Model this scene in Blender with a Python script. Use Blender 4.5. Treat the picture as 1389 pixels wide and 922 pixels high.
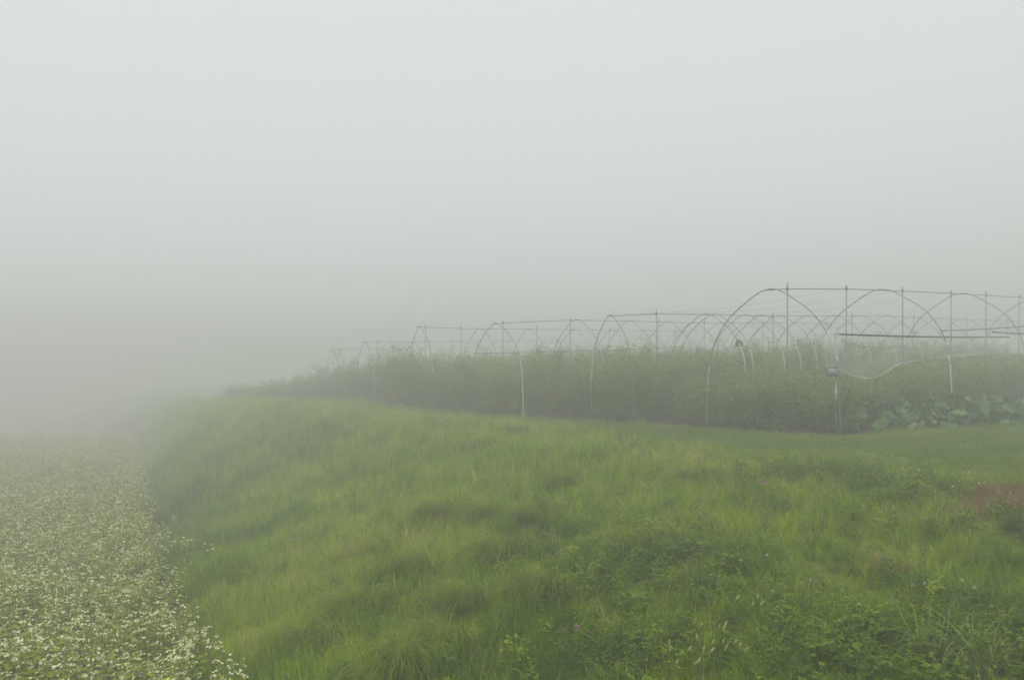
import bpy, math, random
import numpy as np
from mathutils import Vector, Matrix

random.seed(7)
rng = np.random.default_rng(11)
scene = bpy.context.scene
for o in list(bpy.data.objects):
    bpy.data.objects.remove(o)

# ------------------------------------------------------------------ camera
F, CX, HY = 1000.0, 694.5, 510.0          # focal length in photo pixels, centre column, horizon row
cam_d = bpy.data.cameras.new('camera')
cam = bpy.data.objects.new('camera', cam_d)
scene.collection.objects.link(cam)
cam.location = (0, 0, 0)
cam.rotation_euler = (math.radians(90), 0, 0)
cam_d.sensor_width = 36.0
cam_d.lens = 36.0 * F / 1389.0
cam_d.shift_y = (HY - 461.0) / 1389.0
cam_d.clip_start = 0.05
cam_d.clip_end = 2000
scene.camera = cam

# ------------------------------------------------------------------ sky, sun, exposure
SUN_EL, SUN_AZ = math.radians(60), math.radians(-150)
world = bpy.data.worlds.new('World')
scene.world = world
world.use_nodes = True
wn = world.node_tree
wn.nodes.clear()
w_out = wn.nodes.new('ShaderNodeOutputWorld')
w_bg = wn.nodes.new('ShaderNodeBackground')
w_sky = wn.nodes.new('ShaderNodeTexSky')
w_sky.sky_type = 'NISHITA'
w_sky.sun_disc = False
w_sky.sun_elevation = SUN_EL
w_sky.sun_rotation = SUN_AZ
w_sky.dust_density = 4.0
w_mix = wn.nodes.new('ShaderNodeMix')
w_mix.data_type = 'RGBA'
w_mix.inputs[0].default_value = 0.93          # closed cloud cover
w_mix.inputs[7].default_value = (5.45, 5.58, 5.55, 1)
wn.links.new(w_sky.outputs[0], w_mix.inputs[6])
wn.links.new(w_mix.outputs[2], w_bg.inputs[0])
w_bg.inputs[1].default_value = 0.10
wn.links.new(w_bg.outputs[0], w_out.inputs[0])

sun_d = bpy.data.lights.new('sun', 'SUN')
sun_d.energy = 1.5
sun_d.angle = math.radians(40)
sun_d.color = (1, 0.98, 0.94)
sun = bpy.data.objects.new('sun', sun_d)
scene.collection.objects.link(sun)
sdir = Vector((math.sin(SUN_AZ) * math.cos(SUN_EL), math.cos(SUN_AZ) * math.cos(SUN_EL), math.sin(SUN_EL)))
sun.rotation_euler = sdir.to_track_quat('Z', 'Y').to_euler()

vs = scene.view_settings
vs.view_transform = 'Standard'
vs.look = 'None'
vs.exposure = 0.6
vs.gamma = 1.0
vs.use_curve_mapping = False
cy = scene.cycles
cy.max_bounces = 6
cy.diffuse_bounces = 2
cy.transmission_bounces = 3
cy.transparent_max_bounces = 12
cy.volume_bounces = 2
cy.use_denoising = True
cy.use_adaptive_sampling = True
cy.adaptive_threshold = 0.01

HAZE_DENSITY = 0.0255

# ------------------------------------------------------------------ small helpers
def link(o):
    scene.collection.objects.link(o)
    return o

def tag(o, label=None, cat=None, group=None, kind=None):
    if label: o['label'] = label
    if cat: o['category'] = cat
    if group: o['group'] = group
    if kind: o['kind'] = kind
    return o

def empty(name, loc=(0, 0, 0)):
    o = bpy.data.objects.new(name, None)
    o.empty_display_size = 0.1
    o.location = loc
    return link(o)

class MB:
    """collects vertices and faces for one mesh"""
    def __init__(self):
        self.v, self.f, self.m = [], [], []
    def add(self, verts, faces, mat=0):
        b = len(self.v)
        self.v += [tuple(map(float, p)) for p in verts]
        self.f += [tuple(i + b for i in q) for q in faces]
        self.m += [mat] * len(faces)
    def tube(self, pts, r, n=6, mat=0, cap=True):
        pts = [Vector(p) for p in pts]
        rs = r if hasattr(r, '__len__') else [r] * len(pts)
        vs_, fs_ = [], []
        up = Vector((0.13, 0.21, 0.97))
        for i, p in enumerate(pts):
            t = (pts[min(i + 1, len(pts) - 1)] - pts[max(i - 1, 0)])
            t = t.normalized() if t.length > 1e-9 else Vector((0, 0, 1))
            a = t.cross(up)
            if a.length < 0.05: a = t.cross(Vector((1, 0.1, 0)))
            a.normalize()
            b = t.cross(a)
            for k in range(n):
                th = 2 * math.pi * k / n
                vs_.append(p + (a * math.cos(th) + b * math.sin(th)) * rs[i])
        for i in range(len(pts) - 1):
            for k in range(n):
                k2 = (k + 1) % n
                fs_.append((i * n + k, i * n + k2, (i + 1) * n + k2, (i + 1) * n + k))
        if cap:
            fs_.append(tuple(range(n - 1, -1, -1)))
            fs_.append(tuple((len(pts) - 1) * n + k for k in range(n)))
        self.add(vs_, fs_, mat)
    def ribbon(self, pts, widths, side, mat=0):
        """a leaf blade: strip of quads, folded a little along its midrib"""
        vs_, fs_ = [], []
        side = Vector(side)
        n = len(pts)
        for p, w in zip(pts, widths):
            p = Vector(p)
            vs_.append(p - side * w); vs_.append(p + side * w)
        for i in range(n - 1):
            fs_.append((2 * i, 2 * i + 1, 2 * i + 3, 2 * i + 2))
        self.add(vs_, fs_, mat)
    def box(self, c, s, mat=0):
        x, y, z = c; a, b, d = (k / 2 for k in s)
        vs_ = [(x + i * a, y + j * b, z + k * d) for i in (-1, 1) for j in (-1, 1) for k in (-1, 1)]
        self.add(vs_, [(0, 1, 3, 2), (4, 6, 7, 5), (0, 4, 5, 1), (2, 3, 7, 6), (0, 2, 6, 4), (1, 5, 7, 3)], mat)
    def mesh(self, name, mats, smooth=True):
        me = bpy.data.meshes.new(name)
        me.from_pydata(self.v, [], self.f)
        for m in (mats if isinstance(mats, (list, tuple)) else [mats]):
            me.materials.append(m)
        me.polygons.foreach_set('material_index', self.m)
        me.polygons.foreach_set('use_smooth', [smooth] * len(self.f))
        me.update()
        return me
    def build(self, name, mats, parent=None, smooth=True):
        o = bpy.data.objects.new(name, self.mesh(name, mats, smooth))
        link(o)
        if parent: o.parent = parent
        return o

def mesh_obj(name, me, parent=None, loc=(0, 0, 0), rot=(0, 0, 0), sc=1.0):
    o = bpy.data.objects.new(name, me)
    link(o)
    if parent: o.parent = parent
    o.location = loc; o.rotation_euler = rot
    o.scale = (sc, sc, sc) if not hasattr(sc, '__len__') else sc
    return o

# value noise, numpy
def _hash(ix, iy, s):
    h = (ix.astype(np.int64) * 374761393 + iy.astype(np.int64) * 668265263 + s * 974711) & 0x7fffffff
    h = ((h ^ (h >> 13)) * 1274126177) & 0x7fffffff
    return ((h ^ (h >> 16)) & 0xffff) / 65535.0
def vnoise(x, y, s=0):
    x = np.asarray(x, float); y = np.asarray(y, float)
    ix, iy = np.floor(x), np.floor(y)
    fx, fy = x - ix, y - iy
    fx = fx * fx * (3 - 2 * fx); fy = fy * fy * (3 - 2 * fy)
    a = _hash(ix, iy, s); b = _hash(ix + 1, iy, s); c = _hash(ix, iy + 1, s); d = _hash(ix + 1, iy + 1, s)
    return (a * (1 - fx) + b * fx) * (1 - fy) + (c * (1 - fx) + d * fx) * fy
def fbm(x, y, s=0, o=3):
    r, a, t = 0, 0.5, 0
    for k in range(o):
        r = r + a * vnoise(np.asarray(x) * 2 ** k, np.asarray(y) * 2 ** k, s + 17 * k); t += a; a *= 0.5
    return r / t

def sstep(a, b, x):
    t = np.clip((np.asarray(x, float) - a) / (b - a), 0, 1)
    return t * t * (3 - 2 * t)

# ------------------------------------------------------------------ terrain
# p runs across the bank (right, up the bank), q along it (away from the camera); t runs along the tunnels
EX, EY = 0.77, 0.64
E0 = (5.97, 17.0)
def field_z(q):
    return -3.3 - 0.052 * np.clip(np.asarray(q, float) - 6, 0, 110)
def pq(x, y):
    return 0.875 * x + 0.485 * y, -0.485 * x + 0.875 * y
def toe_p(q):   return np.interp(q, [-40, 0, 9, 18.5, 37, 55, 80, 130], [1.1, 1.0, 0.95, 1.2, 1.75, 2.2, 2.6, 3.0])
def crest_p(q): return np.interp(q, [-40, 0, 6, 13, 22, 30, 40, 50, 60, 80, 130], [11, 10, 9.4, 9.0, 8.6, 8.3, 7.6, 7.2, 6.8, 6.5, 6.0])
def terrace(x, y):
    t = EX * (x - E0[0]) + EY * (y - E0[1])
    t = np.where(t < 0, t * 0.75, t)
    return -1.28 + 0.047 * np.clip(t, -9, 40) - 0.03 * np.clip(-0.485 * x + 0.875 * y - 33, 0, 60)
def terrain(x, y, bumps=True):
    x = np.asarray(x, float); y = np.asarray(y, float)
    p, q = pq(x, y)
    tp = toe_p(q) + 0.35 * (vnoise(q * 0.35, 0 * q, 3) - 0.5)
    cp = crest_p(q) + 0.8 * (vnoise(q * 0.22, 0 * q + 5, 4) - 0.5)
    s = (p - tp) / (cp - tp)
    s = np.clip(s, -0.2, 1.4)
    # rounded at toe and crest
    k = np.clip(s, 0, 1)
    prof = 0.72 * k + 0.28 * (k * k * (3 - 2 * k)) + 0.10 * np.sin(np.pi * k)
    far = sstep(16, 38, q)                                  # the far bank is rounder
    prof = prof * (1 - far) + far * (1 - (1 - k) ** 2.2 * (1 + 0.6 * k))
    prof = np.where(s >= 1, 1.0, np.where(s <= 0, 0.0, prof))
    zt = terrace(x, y)
    zf = field_z(q)
    z = zf + (zt - zf) * prof
    # raised ground the photographer stands on
    r = np.sqrt(x * x + np.minimum(y - 0.2, 0) ** 2 * 0.2 + np.maximum(y - 0.2, 0) ** 2)
    knoll = -1.62 - 0.55 * np.maximum(0, r - 1.2)
    z = np.maximum(z, knoll)
    if bumps:
        onbank = sstep(-0.05, 0.1, s) * (1 - sstep(0.95, 1.15, s))
        z = z + onbank * (0.18 * (fbm(x * 0.62, y * 0.62, 8) - 0.5) + 0.10 * (vnoise(x * 1.9, y * 1.9, 9) - 0.5))
        z = z + 0.05 * (fbm(x * 0.5, y * 0.5, 21) - 0.5)
    return z
def T(x, y): return float(terrain(x, y))

def ray(px, py, d):
    return Vector(((px - CX) / F * d, d, -(py - HY) / F * d))
def hit(px, py):
    ds = np.linspace(2.0, 80, 8000)
    x = (px - CX) / F * ds; z = -(py - HY) / F * ds
    below = z < terrain(x, ds)
    i = int(np.argmax(below)) if below.any() else len(ds) - 1
    return Vector((x[i], ds[i], T(x[i], ds[i])))

# ------------------------------------------------------------------ materials
def new_mat(name):
    m = bpy.data.materials.new(name)
    m.use_nodes = True
    return m, m.node_tree, m.node_tree.nodes['Principled BSDF']

def leaf_mat(name, stops, rough=0.55, trans=0.3, attr='tint', noise=0.0, nscale=1.0):
    """foliage: colour ramp over a per-instance tint (plus a little world-space variation)"""
    m, nt, bs = new_mat(name)
    ra = nt.nodes.new('ShaderNodeValToRGB')
    el = ra.color_ramp.elements
    while len(el) < len(stops): el.new(0.5)
    for e, (p, c) in zip(el, stops):
        e.position = p; e.color = (*c, 1)
    if attr:
        at = nt.nodes.new('ShaderNodeAttribute'); at.attribute_type = 'INSTANCER'; at.attribute_name = attr
        src = at.outputs['Fac']
    else:
        oi = nt.nodes.new('ShaderNodeObjectInfo'); src = oi.outputs['Random']
    if noise:
        ge = nt.nodes.new('ShaderNodeNewGeometry')
        no = nt.nodes.new('ShaderNodeTexNoise'); no.inputs['Scale'].default_value = nscale
        nt.links.new(ge.outputs['Position'], no.inputs['Vector'])
        ma = nt.nodes.new('ShaderNodeMath'); ma.operation = 'MULTIPLY_ADD'
        ma.inputs[1].default_value = noise; nt.links.new(no.outputs[0], ma.inputs[0])
        su = nt.nodes.new('ShaderNodeMath'); su.operation = 'SUBTRACT'; su.inputs[1].default_value = noise * 0.5
        nt.links.new(src, ma.inputs[2]); nt.links.new(ma.outputs[0], su.inputs[0])
        src = su.outputs[0]
    nt.links.new(src, ra.inputs[0])
    nt.links.new(ra.outputs[0], bs.inputs['Base Color'])
    bs.inputs['Roughness'].default_value = rough
    bs.inputs['Specular IOR Level'].default_value = 0.06
    tr = nt.nodes.new('ShaderNodeBsdfTranslucent')
    nt.links.new(ra.outputs[0], tr.inputs[0])
    mx = nt.nodes.new('ShaderNodeMixShader'); mx.inputs[0].default_value = trans
    nt.links.new(bs.outputs[0], mx.inputs[1]); nt.links.new(tr.outputs[0], mx.inputs[2])
    nt.links.new(mx.outputs[0], nt.nodes['Material Output'].inputs[0])
    return m

def plain_mat(name, col, rough=0.5, metal=0.0, var=0.25, nscale=8.0):
    m, nt, bs = new_mat(name)
    tc = nt.nodes.new('ShaderNodeTexCoord')
    no = nt.nodes.new('ShaderNodeTexNoise'); no.inputs['Scale'].default_value = nscale; no.inputs['Detail'].default_value = 4
    ra = nt.nodes.new('ShaderNodeValToRGB')
    ra.color_ramp.elements[0].position = 0.3; ra.color_ramp.elements[1].position = 0.7
    ra.color_ramp.elements[0].color = (*[c * (1 - var) for c in col], 1)
    ra.color_ramp.elements[1].color = (*[min(1, c * (1 + var)) for c in col], 1)
    nt.links.new(tc.outputs['Object'], no.inputs['Vector'])
    nt.links.new(no.outputs[0], ra.inputs[0]); nt.links.new(ra.outputs[0], bs.inputs['Base Color'])
    bs.inputs['Roughness'].default_value = rough; bs.inputs['Metallic'].default_value = metal
    return m

M = {}
M['pale_pipe'] = plain_mat('pale dusty pipe', (0.26, 0.27, 0.265), 0.5, 0.1)
M['pipe'] = plain_mat('galvanised pipe', (0.21, 0.215, 0.215), 0.45, 0.4)
M['dark_pipe'] = plain_mat('weathered dark pipe', (0.05, 0.053, 0.055), 0.5, 0.3)
M['sleeve'] = plain_mat('white plastic sleeve', (0.43, 0.44, 0.43), 0.4, 0, 0.1)
M['post'] = plain_mat('galvanised post', (0.19, 0.195, 0.195), 0.5, 0.4)
M['rag'] = plain_mat('dark cloth', (0.035, 0.04, 0.045), 0.9, 0, 0.4, 20)
M['blue_box'] = plain_mat('grey blue plastic', (0.20, 0.22, 0.23), 0.5, 0, 0.1)
M['grass'] = leaf_mat('bank grass', [(0.0, (0.055, 0.14, 0.008)), (0.35, (0.155, 0.275, 0.002)), (0.68, (0.265, 0.395, 0.001)), (0.88, (0.38, 0.46, 0.008)), (1.0, (0.46, 0.40, 0.15))], noise=0.25, nscale=2.2)
M['fine_grass'] = leaf_mat('fine drooping grass', [(0, (0.21, 0.285, 0.02)), (1, (0.34, 0.40, 0.04))], attr=None, noise=0.3, nscale=1.5)
M['lawn'] = leaf_mat('mown lawn grass', [(0, (0.10, 0.18, 0.02)), (0.5, (0.165, 0.25, 0.012)), (1, (0.26, 0.31, 0.02))], noise=0.3, nscale=0.8)
M['clover'] = leaf_mat('clover leaves', [(0, (0.065, 0.13, 0.015)), (0.5, (0.13, 0.22, 0.012)), (1, (0.25, 0.34, 0.015))], rough=0.45)
M['straw'] = leaf_mat('dry brown grass', [(0, (0.13, 0.07, 0.03)), (0.5, (0.24, 0.135, 0.06)), (1, (0.36, 0.25, 0.13))], trans=0.15)
M['coarse'] = leaf_mat('coarse grass blades', [(0, (0.14, 0.21, 0.04)), (1, (0.25, 0.33, 0.10))], attr=None, noise=0.4, nscale=6)
M['crop'] = leaf_mat('feathery crop leaves', [(0, (0.10, 0.15, 0.025)), (0.5, (0.185, 0.235, 0.03)), (1, (0.33, 0.36, 0.04))], noise=0.45, nscale=1.3)
M['crop_stem'] = plain_mat('crop stem', (0.12, 0.12, 0.05), 0.8)
M['bw_leaf'] = leaf_mat('buckwheat leaf', [(0, (0.21, 0.29, 0.006)), (1, (0.40, 0.46, 0.015))], trans=0.35, noise=0.3, nscale=0.7)
M['bw_stem'] = plain_mat('buckwheat stem', (0.22, 0.24, 0.05), 0.7)
M['bw_flower'] = plain_mat('buckwheat flower', (0.62, 0.63, 0.36), 0.8, 0, 0.12)
M['foxtail'] = plain_mat('foxtail seed head', (0.30, 0.33, 0.12), 0.9, 0, 0.25, 60)
M['pink'] = plain_mat('pink clover flower', (0.42, 0.22, 0.28), 0.8)
M['stem'] = plain_mat('green stem', (0.09, 0.13, 0.04), 0.7)
M['squash'] = leaf_mat('squash leaf', [(0, (0.04, 0.10, 0.03)), (0.5, (0.08, 0.16, 0.055)), (1, (0.15, 0.24, 0.09))], attr=None, rough=0.45, trans=0.2, noise=0.4, nscale=9)
M['squash_old'] = leaf_mat('yellowing squash leaf', [(0, (0.24, 0.22, 0.05)), (1, (0.34, 0.26, 0.07))], attr=None, trans=0.2)
M['white'] = plain_mat('small white flower', (0.75, 0.75, 0.70), 0.8)

# translucent white net
m, nt, bs = new_mat('white insect net')
bs.inputs['Base Color'].default_value = (0.8, 0.82, 0.82, 1); bs.inputs['Roughness'].default_value = 0.6
tp_ = nt.nodes.new('ShaderNodeBsdfTransparent')
mx = nt.nodes.new('ShaderNodeMixShader')
uvn = nt.nodes.new('ShaderNodeTexCoord')
wv = nt.nodes.new('ShaderNodeTexNoise'); wv.inputs['Scale'].default_value = 3.0; wv.inputs['Detail'].default_value = 5
mr = nt.nodes.new('ShaderNodeMapRange'); mr.inputs[1].default_value = 0.35; mr.inputs[2].default_value = 0.7
mr.inputs[3].default_value = 0.05; mr.inputs[4].default_value = 0.24
nt.links.new(uvn.outputs['Object'], wv.inputs['Vector']); nt.links.new(wv.outputs[0], mr.inputs[0])
nt.links.new(mr.outputs[0], mx.inputs[0]); nt.links.new(tp_.outputs[0], mx.inputs[1]); nt.links.new(bs.outputs[0], mx.inputs[2])
nt.links.new(mx.outputs[0], nt.nodes['Material Output'].inputs[0])
M['net'] = m

# ground: thatch / soil / lawn by vertex zones, broken up by noise
m, nt, bs = new_mat('ground')
def noise_node(scale, det=5):
    ge = nt.nodes.new('ShaderNodeNewGeometry')
    n = nt.nodes.new('ShaderNodeTexNoise'); n.inputs['Scale'].default_value = scale; n.inputs['Detail'].default_value = det
    nt.links.new(ge.outputs['Position'], n.inputs['Vector'])
    return n
def ramp(src, c0, c1, p0=0.35, p1=0.65):
    r = nt.nodes.new('ShaderNodeValToRGB')
    r.color_ramp.elements[0].color = (*c0, 1); r.color_ramp.elements[1].color = (*c1, 1)
    r.color_ramp.elements[0].position = p0; r.color_ramp.elements[1].position = p1
    nt.links.new(src, r.inputs[0]); return r.outputs[0]
def cmix(f, a, b):
    x = nt.nodes.new('ShaderNodeMix'); x.data_type = 'RGBA'
    nt.links.new(f, x.inputs[0]); nt.links.new(a, x.inputs[6]); nt.links.new(b, x.inputs[7]); return x.outputs[2]
zn = nt.nodes.new('ShaderNodeAttribute'); zn.attribute_name = 'zone'
sp = nt.nodes.new('ShaderNodeSeparateColor'); nt.links.new(zn.outputs['Color'], sp.inputs[0])
thatch = ramp(noise_node(9).outputs[0], (0.085, 0.12, 0.015), (0.14, 0.175, 0.022))
soil = ramp(noise_node(14).outputs[0], (0.055, 0.04, 0.028), (0.11, 0.08, 0.056))
lawnc = ramp(noise_node(5).outputs[0], (0.085, 0.145, 0.03), (0.13, 0.19, 0.035))
dead = ramp(noise_node(18).outputs[0], (0.12, 0.065, 0.032), (0.22, 0.13, 0.07))
col = cmix(sp.outputs[1], thatch, lawnc)
col = cmix(sp.outputs[0], col, soil)
col = cmix(sp.outputs[2], col, dead)
nt.links.new(col, bs.inputs['Base Color']); bs.inputs['Roughness'].default_value = 0.95
bs.inputs['Specular IOR Level'].default_value = 0.15
bp = nt.nodes.new('ShaderNodeBump'); bp.inputs['Strength'].default_value = 0.6; bp.inputs['Distance'].default_value = 0.05
nt.links.new(noise_node(30).outputs[0], bp.inputs['Height']); nt.links.new(bp.outputs[0], bs.inputs['Normal'])
M['ground'] = m

# ------------------------------------------------------------------ ground sheet
PATCH = hit(1352, 678)      # centre of the dead brown patch
def dead_zone(x, y):
    dx = x - PATCH.x - 0.35; dy = y - PATCH.y
    return 1 - sstep(0.6, 1.15, np.sqrt((dx / 1.25) ** 2 + (dy / 0.62) ** 2) + 0.9 * (fbm(x * 2.5, y * 2.5, 55) - 0.5))
def near_dead(x, y):
    return np.maximum(dead_zone(x, y), np.maximum(dead_zone(x, y + 0.55), dead_zone(x + .25, y + 0.95)))
def crop_zone(x, y):
    dx, dy = x - E0[0], y - E0[1]
    t = EX * dx + EY * dy; n = -EY * dx + EX * dy       # n: away from the camera along the tunnel ends
    edge = np.interp(n, [-3, 0, 8, 15, 21.7, 28.7, 40], [-0.1, -0.1, -0.1, 0.0, 1.2, 3.0, 2.8])
    return sstep(-0.35, 0.15, t - edge + 0.5 * (fbm(x, y, 61) - 0.5)) * sstep(-2.3, -1.7, n + 0.35 * (fbm(x, y, 62) - 0.5)) * (1 - sstep(40, 44, t)) * (1 - sstep(34, 36, n))
def grow(a, b, step0, g):
    out, s = [a], step0
    while out[-1] < b:
        out.append(min(b, out[-1] + s)); s *= g
    return out
xr = np.arange(-26, 26.01, 0.22)
xs = np.array([-v for v in grow(26.3, 120, 0.5, 1.25)[::-1]] + list(xr) + grow(26.3, 120, 0.5, 1.25))
yr = np.arange(-3, 46.01, 0.22)
ys = np.array([-v for v in grow(3.3, 60, 0.5, 1.25)[::-1]] + list(yr) + grow(46.3, 150, 0.5, 1.22))
GX, GY = np.meshgrid(xs, ys)
GZ = terrain(GX, GY)
nx, ny = len(xs), len(ys)
me = bpy.data.meshes.new('ground')
vv = np.stack([GX, GY, GZ], -1).reshape(-1, 3)
idx = np.arange(nx * ny).reshape(ny, nx)
ff = np.stack([idx[:-1, :-1], idx[:-1, 1:], idx[1:, 1:], idx[1:, :-1]], -1).reshape(-1, 4)
me.vertices.add(len(vv)); me.vertices.foreach_set('co', vv.ravel())
me.loops.add(ff.size); me.loops.foreach_set('vertex_index', ff.ravel().astype(np.int32))
me.polygons.add(len(ff)); me.polygons.foreach_set('loop_start', np.arange(0, ff.size, 4, dtype=np.int32))
me.polygons.foreach_set('use_smooth', np.ones(len(ff), bool))
me.update(calc_edges=True)
gp, gq = pq(GX, GY)
soilz = np.maximum(1 - sstep(-0.1, 0.55, gp - toe_p(gq) + 0.5 * (fbm(GX, GY, 71) - 0.5)), crop_zone(GX, GY))
lawnz = sstep(-0.9, 0.6, gp - crest_p(gq))
zc = np.stack([soilz, lawnz, dead_zone(GX, GY), np.ones_like(soilz)], -1).reshape(-1)
ca = me.color_attributes.new('zone', 'FLOAT_COLOR', 'POINT'); ca.data.foreach_set('color', zc)
me.materials.append(M['ground'])
ground = link(bpy.data.objects.new('ground', me))
tag(ground, 'sloping green bank between the flower field and the level terrace', 'ground', kind='structure')

# ------------------------------------------------------------------ scattering (one "stuff" object each)
def scatter(name, label, cat, pts, rots, scales, tints, variants, meshes, tagit=True):
    col_ = bpy.data.collections.new(name + '_pieces')
    for i, mm in enumerate(meshes):
        col_.objects.link(bpy.data.objects.new('%s_piece_%02d' % (name, i), mm))
    me = bpy.data.meshes.new(name)
    n = len(pts)
    me.vertices.add(n); me.vertices.foreach_set('co', np.asarray(pts, np.float32).ravel())
    def put(nm, typ, fld, data):
        a = me.attributes.new(nm, typ, 'POINT'); a.data.foreach_set(fld, np.asarray(data).ravel())
    put('rot', 'FLOAT_VECTOR', 'vector', np.asarray(rots, np.float32))
    put('scl', 'FLOAT_VECTOR', 'vector', np.asarray(scales, np.float32))
    put('tint', 'FLOAT', 'value', np.asarray(tints, np.float32))
    put('variant', 'INT', 'value', np.asarray(variants, np.int32))
    me.update()
    o = link(bpy.data.objects.new(name, me))
    ng = bpy.data.node_groups.new(name, 'GeometryNodeTree')
    ng.interface.new_socket('Geometry', in_out='INPUT', socket_type='NodeSocketGeometry')
    ng.interface.new_socket('Geometry', in_out='OUTPUT', socket_type='NodeSocketGeometry')
    gi = ng.nodes.new('NodeGroupInput'); go = ng.nodes.new('NodeGroupOutput')
    iop = ng.nodes.new('GeometryNodeInstanceOnPoints')
    ci = ng.nodes.new('GeometryNodeCollectionInfo')
    ci.inputs['Collection'].default_value = col_
    ci.inputs['Separate Children'].default_value = True
    ci.inputs['Reset Children'].default_value = True
    def attr(nm, typ):
        a = ng.nodes.new('GeometryNodeInputNamedAttribute'); a.data_type = typ; a.inputs['Name'].default_value = nm
        return a.outputs['Attribute']
    e2r = ng.nodes.new('FunctionNodeEulerToRotation')
    ng.links.new(attr('rot', 'FLOAT_VECTOR'), e2r.inputs[0])
    ng.links.new(gi.outputs[0], iop.inputs['Points'])
    ng.links.new(ci.outputs[0], iop.inputs['Instance'])
    iop.inputs['Pick Instance'].default_value = True
    ng.links.new(attr('variant', 'INT'), iop.inputs['Instance Index'])
    ng.links.new(e2r.outputs[0], iop.inputs['Rotation'])
    ng.links.new(attr('scl', 'FLOAT_VECTOR'), iop.inputs['Scale'])
    ng.links.new(iop.outputs[0], go.inputs[0])
    md = o.modifiers.new('scatter', 'NODES'); md.node_group = ng
    if tagit: tag(o, label, cat, kind='stuff')
    return o

def world_points(rmin, rmax, d0, r0, power, az0=-0.80, az1=0.80):
    """random ground points round the camera; density d0 per m2 up to r0, thinning beyond"""
    rr = np.linspace(rmin, rmax, 4000)
    dens = d0 * np.minimum(1, (r0 / rr) ** power)
    w = rr * dens
    n = int((w.sum() * (rr[1] - rr[0])) * (az1 - az0))
    c = np.cumsum(w); c = c / c[-1]
    r = np.interp(rng.random(n), c, rr)
    a = rng.uniform(az0, az1, n)
    return r * np.sin(a), r * np.cos(a), r

def blade(mb, base, az, length, width, lean, curl, mat=0, seg=3, bend_dir=None):
    """one grass blade, rising then arching over"""
    d = Vector((math.cos(az), math.sin(az), 0)) if bend_dir is None else bend_dir
    side = Vector((-d.y, d.x, 0)).normalized()
    p = Vector(base); ang = lean
    pts, ws = [], []
    for k in range(seg + 1):
        pts.append(p.copy()); ws.append(width * (1 - (k / seg) ** 1.6) * 0.5 + 0.0004)
        st = length / seg
        p = p + (d * math.sin(ang) + Vector((0, 0, 1)) * math.cos(ang)) * st
        ang += curl / seg
    mb.ribbon(pts, ws, side, mat)

def tuft_mesh(name, mat, n, h0, h1, w, spread, lean, curl, seg=3):
    mb = MB()
    for _ in range(n):
        a = random.uniform(0, 6.283); r = spread * math.sqrt(random.random())
        az = random.uniform(0, 6.283)
        blade(mb, (r * math.cos(a), r * math.sin(a), -0.02), az, random.uniform(h0, h1), w * random.uniform(0.7, 1.3),
              abs(random.gauss(0, lean)), random.uniform(0.2, 1) * curl, seg=seg)
    return mb.mesh(name, mat)

# --- bank grass
grass_v = [tuft_mesh('grass_tuft', M['grass'], 26, 0.12, 0.34, 0.0065, 0.09, 0.35, 1.3) for _ in range(6)]
grass_v += [tuft_mesh('grass_tuft', M['grass'], 34, 0.18, 0.42, 0.005, 0.08, 0.45, 2.0, 4) for _ in range(4)]
grass_v += [tuft_mesh('grass_tuft', M['grass'], 7, 0.30, 0.52, 0.006, 0.08, 0.25, 0.9, 4) for _ in range(2)]
grass_v += [tuft_mesh('grass_tuft', M['grass'], 11, 0.20, 0.42, 0.012, 0.07, 0.4, 1.3, 5) for _ in range(3)]
x, y, r = world_points(2.2, 95, 210, 8, 1.4)
p, q = pq(x, y)
keep = (p > toe_p(q) - 0.05 + 0.5 * (rng.random(len(x)) - 0.4)) & (p < crest_p(q) + 0.7 + 0.9 * rng.standard_normal(len(x)) * 0.6)
keep &= rng.random(len(x)) > np.maximum(0.97 * dead_zone(x, y), 0.5 * near_dead(x, y))
keep &= crop_zone(x, y) < 0.4
clov = fbm(x * 0.55 + 3.1, y * 0.55, 33)
clover_w = sstep(0.50, 0.62, clov) * sstep(-1.6, 1.6, x - (0.40 * y - 2.4))      # leafy patches, more to the right
keep &= rng.random(len(x)) > 0.3 * clover_w
x, y, r = x[keep], y[keep], r[keep]
ex, ey, er = world_points(13, 52, 9, 40, 1.0, -0.45, 0.75)
cz = crop_zone(ex, ey)
ek = (cz > 0.06) & (cz < 0.97)
x, y, r = np.concatenate([x, ex[ek]]), np.concatenate([y, ey[ek]]), np.concatenate([r, er[ek]])
p, q = pq(x, y)
N = len(x)
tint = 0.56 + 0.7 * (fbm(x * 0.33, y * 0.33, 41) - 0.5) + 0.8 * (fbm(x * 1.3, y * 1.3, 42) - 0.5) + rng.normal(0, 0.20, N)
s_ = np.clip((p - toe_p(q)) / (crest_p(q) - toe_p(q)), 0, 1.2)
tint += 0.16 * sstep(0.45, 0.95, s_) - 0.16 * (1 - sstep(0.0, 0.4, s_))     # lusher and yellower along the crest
tall = fbm(x * 0.8, y * 0.8, 43)
rightish = sstep(-2.5, 2.0, x - (0.40 * y - 2.6))     # shorter, mixed sward towards the right
sc = (0.62 + 0.75 * tall) * (1 - 0.34 * rightish) * (1 - 0.55 * sstep(0.02, 0.3, near_dead(x, y))) * rng.uniform(0.7, 1.3, N) * np.where(s_ > 0.93, 0.7, 1.0) * (1 + np.clip((r - 12) / 40, 0, 0.6))
var = np.where(tall > 0.55, rng.integers(4, 10, N), rng.integers(0, 6, N))
var = np.where(rng.random(N) < 0.05, rng.integers(10, 12, N), var)
var = np.where(rng.random(N) < 0.2, rng.integers(12, 15, N), var)
tint = np.where(rng.random(N) < 0.05, 1.0, np.minimum(tint, 0.93))
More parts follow.
